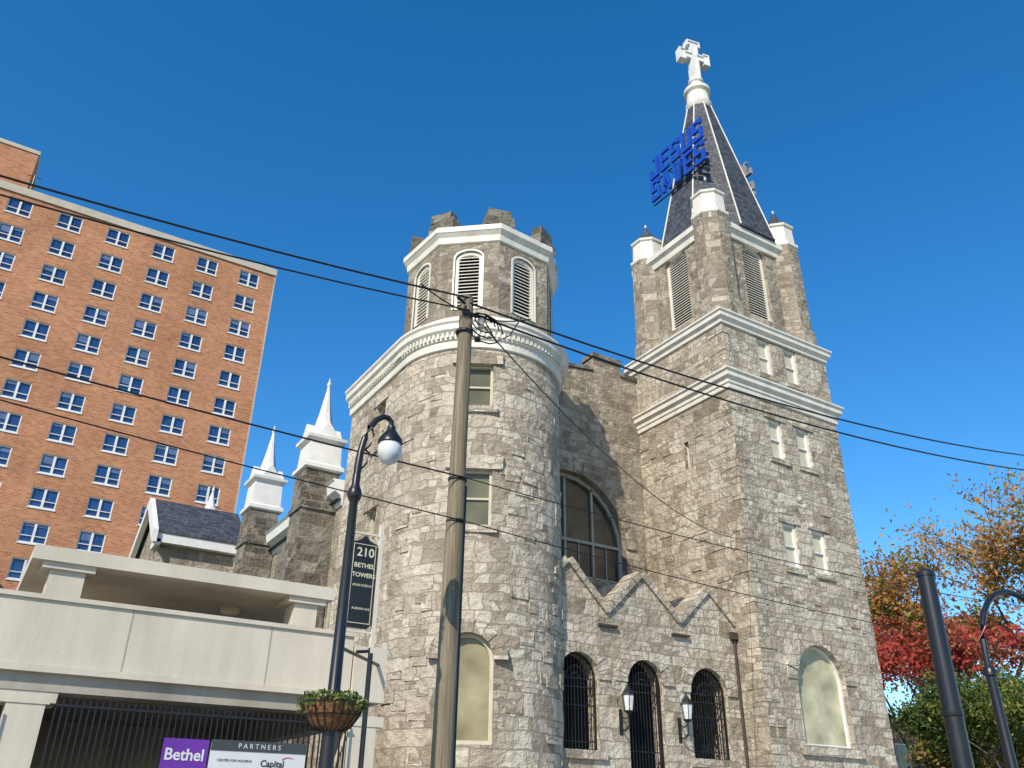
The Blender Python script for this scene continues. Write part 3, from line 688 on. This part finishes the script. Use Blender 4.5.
for k in range(4): b.lathe(tp[0]+.2,py_-.15,[(.03,8.7+k*.05),(.06,8.72+k*.05),(.03,8.745+k*.05)],10)
part("insulators",UP,b,M_WHITE2)
OC=root("overhead_cables"); b=MB()
def cat(p,q_,sag,n=24): 
    P0,P1=Vector(p),Vector(q_); return [tuple(P0.lerp(P1,k/n)-Vector((0,0,sag*4*(k/n)*(1-k/n)))) for k in range(n+1)]
b.tube(cat((tp[0],py_-.1,9.25),(-20,10.3,9.9),1.0),.016,6)
b.tube(cat((tp[0],py_-.12,9.0),(-20,10.2,9.9),1.15),.013,6)
b.tube(cat((tp[0],py_-.1,9.15),(36,10.9,13.7),1.15),.018,6)
b.tube(cat((tp[0],py_-.12,8.95),(36,10.8,13.1),1.2),.018,6)
b.tube(cat((px_,py_-.15,6.08),(-20,10.3,8.4),.55),.012,6)
b.tube(cat((px_,py_-.15,6.08),(36,10.9,7.9),.75),.008,6)
b.tube(cat((px_,py_-.15,5.42),(-20,10.3,8.1),.45),.009,6)
b.tube(cat((px_,py_-.15,5.42),(36,10.9,6.4),.7),.008,6)
b.tube(cat((tp[0]+.2,py_-.15,8.8),(23.2,20.95,10.9),.9),.013,6)
for k in range(4):
    r=.12+.05*k; b.tube([(tp[0]+.22+r*1.3*math.cos(a*.5),py_-.18-.02*k,8.85-.06*k+r*math.sin(a*.5)) for a in range(0,12)],.012,5)
b.tube(cat((tp[0]-.9,py_-.1,9.2),(tp[0]+1.2,py_-.1,9.25),.28,12),.012,5)
b.tube([(tp[0]+.25,py_-.15,8.9),(tp[0]+.5,py_-.15,8.55),(tp[0]+.75,py_-.15,8.75),(tp[0]+1.0,py_-.12,9.2)],.012,5)
part("cables",OC,b,M_BLACK)
# ================================================================= STREET LAMP (near)
SL=root("street_lamp"); lx,ly=3.40,9.0
b=MB()
b.lathe(lx,ly,[(.2,0),(.2,.25),(.16,.35),(.14,.9),(.10,1.0),(.085,1.1),(.075,2.4),(.09,2.42),(.09,2.48),(.07,2.52),(.05,4.9),(.075,4.95),(.09,5.0),(.075,5.06),(.048,5.12),(.042,5.3)],20)
arm=[(lx,ly,5.1),(lx+.005,ly,5.35),(lx+.02,ly,5.55),(lx+.055,ly,5.74),(lx+.11,ly,5.9),(lx+.185,ly,6.02),(lx+.27,ly,6.085),(lx+.34,ly,6.09),(lx+.385,ly,6.05),(lx+.395,ly,5.98)]
b.tube(arm,[.048,.046,.044,.042,.04,.038,.036,.034,.032,.03],12)
gx=lx+.395
b.lathe(gx,ly,[(.03,6.0),(.05,5.98),(.055,5.93),(.085,5.89),(.15,5.80),(.155,5.75),(.13,5.745)],20)
b.tube([(lx+.04,ly,5.55),(lx+.13,ly,5.66),(lx+.17,ly,5.8),(lx+.14,ly,5.9)],.013,6)
b.tube([(lx+.02,ly,5.3),(lx+.11,ly,5.42),(lx+.13,ly,5.56),(lx+.07,ly,5.6)],.013,6)
part("cast_iron_post",SL,b,M_BLACK,smooth=True)
b=MB(); b.lathe(gx,ly,[(.128,5.75),(.152,5.69),(.145,5.60),(.10,5.51),(.03,5.47)],24); part("lamp_globe",SL,b,M_GLOBE,smooth=True)
S2=root("street_lamp"); lx,ly=12.42,7.0
b=MB(); b.lathe(lx,ly,[(.15,0),(.15,.8),(.08,.95),(.065,3.5),(.09,3.52),(.09,3.6),(.055,3.65)],16)
R_=1.1; arm=[(lx,ly,3.6)]+[(lx+R_-R_*math.cos(rad(a)),ly,3.8+1.05*math.sin(rad(a))) for a in range(0,166,12)]
b.tube(arm,.045,10); ex=arm[-1]; b.lathe(ex[0],ly,[(.05,ex[2]+.02),(.14,ex[2]-.15),(.15,ex[2]-.21)],16)
part("cast_iron_post",S2,b,M_BLACK,smooth=True); b=MB(); z=ex[2]-.21; b.lathe(ex[0],ly,[(.13,z),(.15,z-.08),(.1,z-.26),(.03,z-.3)],16); part("lamp_globe",S2,b,M_GLOBE,smooth=True)
SP=root("steel_signal_pole"); b=MB(); b.tube([(11.22,7,0),(11.36,7,4.82)],[.14,.115],20); b.lathe(11.36,7,[(.13,4.78),(.13,4.84),(.08,4.88)],20); b.lathe(11.3,7,[(.135,2.9),(.14,2.93),(.135,3.0)],20); part("steel_shaft",SP,b,M_BLACK,smooth=True)
FB=root("hanging_flower_basket"); lx,ly=3.40,9.0; z=2.62
b=MB(); b.lathe(lx,ly,[(.10,z-.22),(.2,z-.18),(.28,z-.07),(.325,z+.04),(.30,z+.05)],20); part("coir_basket",FB,b,M_COIR,smooth=True)
b=MB()
for k in range(20):
    a=2*math.pi*k/20; b.tube([(lx+r_*math.cos(a),ly+r_*math.sin(a),zz) for r_,zz in ((.11,z-.225),(.21,z-.185),(.29,z-.07),(.335,z+.045))],.006,4)
for zz,r_ in ((z+.05,.335),(z-.07,.292)): b.tube([(lx+r_*math.cos(2*math.pi*k/24),ly+r_*math.sin(2*math.pi*k/24),zz) for k in range(25)],.008,4)
part("wire_frame",FB,b,M_IRON)
def leaves(mbs,n,fn,size):
    for i in range(n):
        p=fn(); mb=random.choice(mbs); s=size*random.uniform(.6,1.4)
        a=Vector([random.gauss(0,1) for _ in range(3)]).normalized(); c=a.cross(Vector([random.gauss(0,1) for _ in range(3)])).normalized()
        p=Vector(p); mb.add([tuple(p-a*s),tuple(p+c*s*.45),tuple(p+a*s),tuple(p-c*s*.45)],[(0,1,2,3)])
l1,l2,l3=MB(),MB(),MB()
def fb():
    a=random.uniform(0,2*math.pi); r_=.36*math.sqrt(random.random()); zz=z+.05+random.uniform(0,.11)*(1.2-r_)
    if r_>.3: zz-=random.uniform(0,.12)
    return (lx+r_*math.cos(a)*1.05,ly+r_*math.sin(a)*1.05,zz)
leaves([l1,l1,l2,l3],700,fb,.03)
part("basket_foliage",FB,l1,L_GREEN); part("basket_foliage_light",FB,l2,L_YELL); part("basket_flowers",FB,l3,L_GREEN)
# ================================================================= TREES
def tree(name,x,y,h,crown_r,base,mats,nclump,per,lsize,lean=0,depth=5,spread=1,seed=1):
    random.seed(seed)
    T=root(name); br=MB(); tips=[]
    def grow(p,d,L,r,lv):
        q=p+d*L; mid=p.lerp(q,.5)+Vector((random.uniform(-1,1),random.uniform(-1,1),0))*L*.05
        br.tube([tuple(p),tuple(mid),tuple(q)],[r,r*.85,r*.7],6 if lv>2 else 5)
        if lv<=2: tips.append(q); tips.append(mid)
        if lv==0: return
        for k in range(3 if lv>1 else 2):
            a=random.uniform(0,2*math.pi); sp=random.uniform(.35,.75)*spread
            side=Vector((math.cos(a),math.sin(a),random.uniform(-.1,.35))); nd=(d*(1-sp*.45)+side*sp).normalized()
            grow(q,nd,L*random.uniform(.62,.82),r*.6,lv-1)
    grow(Vector((x,y,-.1)),Vector((lean,0,1)).normalized(),base,h*.012+.04,depth)
    part("trunk_and_limbs",T,br,M_BARK)
    mbs=[MB() for _ in mats]
    for c in range(nclump):
        t=random.choice(tips); mb=random.choice(mbs); s=crown_r*random.uniform(.06,.16)
        leaves([mb],int(per*random.uniform(.3,1.3)),lambda:(t.x+random.gauss(0,s),t.y+random.gauss(0,s),t.z+random.gauss(0,s*.8)),lsize)
    for i,(mb,mt) in enumerate(zip(mbs,mats)): part("leaves_%d"%i,T,mb,mt)
tree("red_maple_tree",49,31.8,14,5.2,4.9,[L_RED,L_RED,L_RUST,L_RED],400,42,.15,spread=1.1,seed=3)
tree("orange_autumn_tree",58.5,33.5,19,7,7.3,[L_ORANGE,L_RUST,L_ORANGE,L_YELL],480,42,.17,seed=5,spread=1.1)
tree("green_tree",39.0,21.9,7,3.4,2.75,[L_GREEN,L_YELL,L_GREEN],520,90,.10,0,5,1.1,seed=8)
tree("green_tree",46.0,27.2,8,3.8,2.6,[L_GREEN,L_YELL,L_GREEN,L_RUST],480,80,.13,0,5,1.2,seed=9)
tree("orange_autumn_tree",59,40,17,5.8,6.0,[L_RUST,L_ORANGE,L_YELL],400,38,.2,seed=12)
LB2=root("low_brick_building")
b=MB(); b.box(50,84,44,56,0,8.6); part("walls",LB2,b,M_BRICK2)
b=MB(); b.box(49.8,84.2,43.8,56.2,8.6,9.0); part("coping",LB2,b,M_COPE)
b=MB(); f=MB()
for k in range(9):
    for z in (2,5.4):
        x=52+3.5*k; f.box(x-.08,x+1.48,43.9,44,z-.08,z+1.88); b.box(x,x+1.4,43.86,43.9,z,z+1.8)
part("windows",LB2,b,M_GDARK); part("window_frames",LB2,f,M_WHITE2)
# ================================================================= GROUND
def sheet(name,x0,x1,y0,y1,z,mat,th=0):
    b=MB()
    if th: b.box(x0,x1,y0,y1,z-th,z)
    else: b.add([(x0,y0,z),(x1,y0,z),(x1,y1,z),(x0,y1,z)],[(0,1,2,3)])
    return part(name,None,b,mat)
sheet("ground",-1500,1500,-1500,1500,-.15,M_GRASS)
sheet("road",-300,300,-3.5,7.6-1.3,-.146,M_ASPH)
sheet("sidewalk",-300,300,6.5,22,-.004,M_WALK,.14)
sheet("sidewalk",-300,300,-9,-3.7,-.004,M_WALK,.14)
sheet("kerb",-300,300,6.3,6.5,.0,M_CONC,.149); sheet("kerb",-300,300,-3.7,-3.5,.0,M_CONC,.149)
b=MB()
for k in range(-40,40): b.add([(k*6,1.33,-.142),(k*6+3,1.33,-.142),(k*6+3,1.47,-.142),(k*6,1.47,-.142)],[(0,1,2,3)])
part("road_markings",None,b,M_LINE)
# ================================================================= LIGHT / SKY
el,az=36,234   # azimuth clockwise from +Y
ts=Vector((math.sin(rad(az))*math.cos(rad(el)),math.cos(rad(az))*math.cos(rad(el)),math.sin(rad(el))))
sd=bpy.data.lights.new("sun",'SUN'); sd.energy=5.0; sd.angle=rad(.5); sd.color=(1,.90,.75)
so=bpy.data.objects.new("sun",sd); bpy.context.collection.objects.link(so); so.rotation_mode='QUATERNION'; so.rotation_quaternion=ts.to_track_quat('Z','Y'); so.location=(-30,-30,60)
w=bpy.data.worlds.new("World"); scn.world=w; w.use_nodes=True
n=w.node_tree.nodes; l=w.node_tree.links
sk=n.new("ShaderNodeTexSky"); sk.sky_type='NISHITA'; sk.sun_disc=False; sk.sun_elevation=rad(el); sk.sun_rotation=rad(az); sk.air_density=1.0; sk.dust_density=.2; sk.ozone_density=2.6; sk.altitude=300
hs=n.new("ShaderNodeHueSaturation"); hs.inputs["Saturation"].default_value=1.36; hs.inputs["Value"].default_value=1.45
l.new(sk.outputs[0],hs.inputs["Color"]); l.new(hs.outputs[0],n["Background"].inputs[0]); n["Background"].inputs[1].default_value=.14
scn.view_settings.view_transform='Standard'; scn.view_settings.look='None'; scn.view_settings.exposure=0
# ================================================================= CAMERA
F,th,ro,yaw=840,rad(27.45),rad(.85),rad(58.25)
h=Vector((math.cos(yaw),math.sin(yaw),0)); r=Vector((math.sin(yaw),-math.cos(yaw),0)); u=Vector((0,0,1))
fw=h*math.cos(th)+u*math.sin(th); up=-h*math.sin(th)+u*math.cos(th)
Rv=r*math.cos(ro)+up*math.sin(ro); Uv=-r*math.sin(ro)+up*math.cos(ro)
cd=bpy.data.cameras.new("camera"); cam=bpy.data.objects.new("camera",cd); bpy.context.collection.objects.link(cam)
cam.matrix_world=axesM((0,0,1.6),Rv,Uv,-fw)
cd.sensor_width=36; cd.lens=F*36/1024; cd.clip_end=5000; cd.clip_start=.1
scn.camera=cam
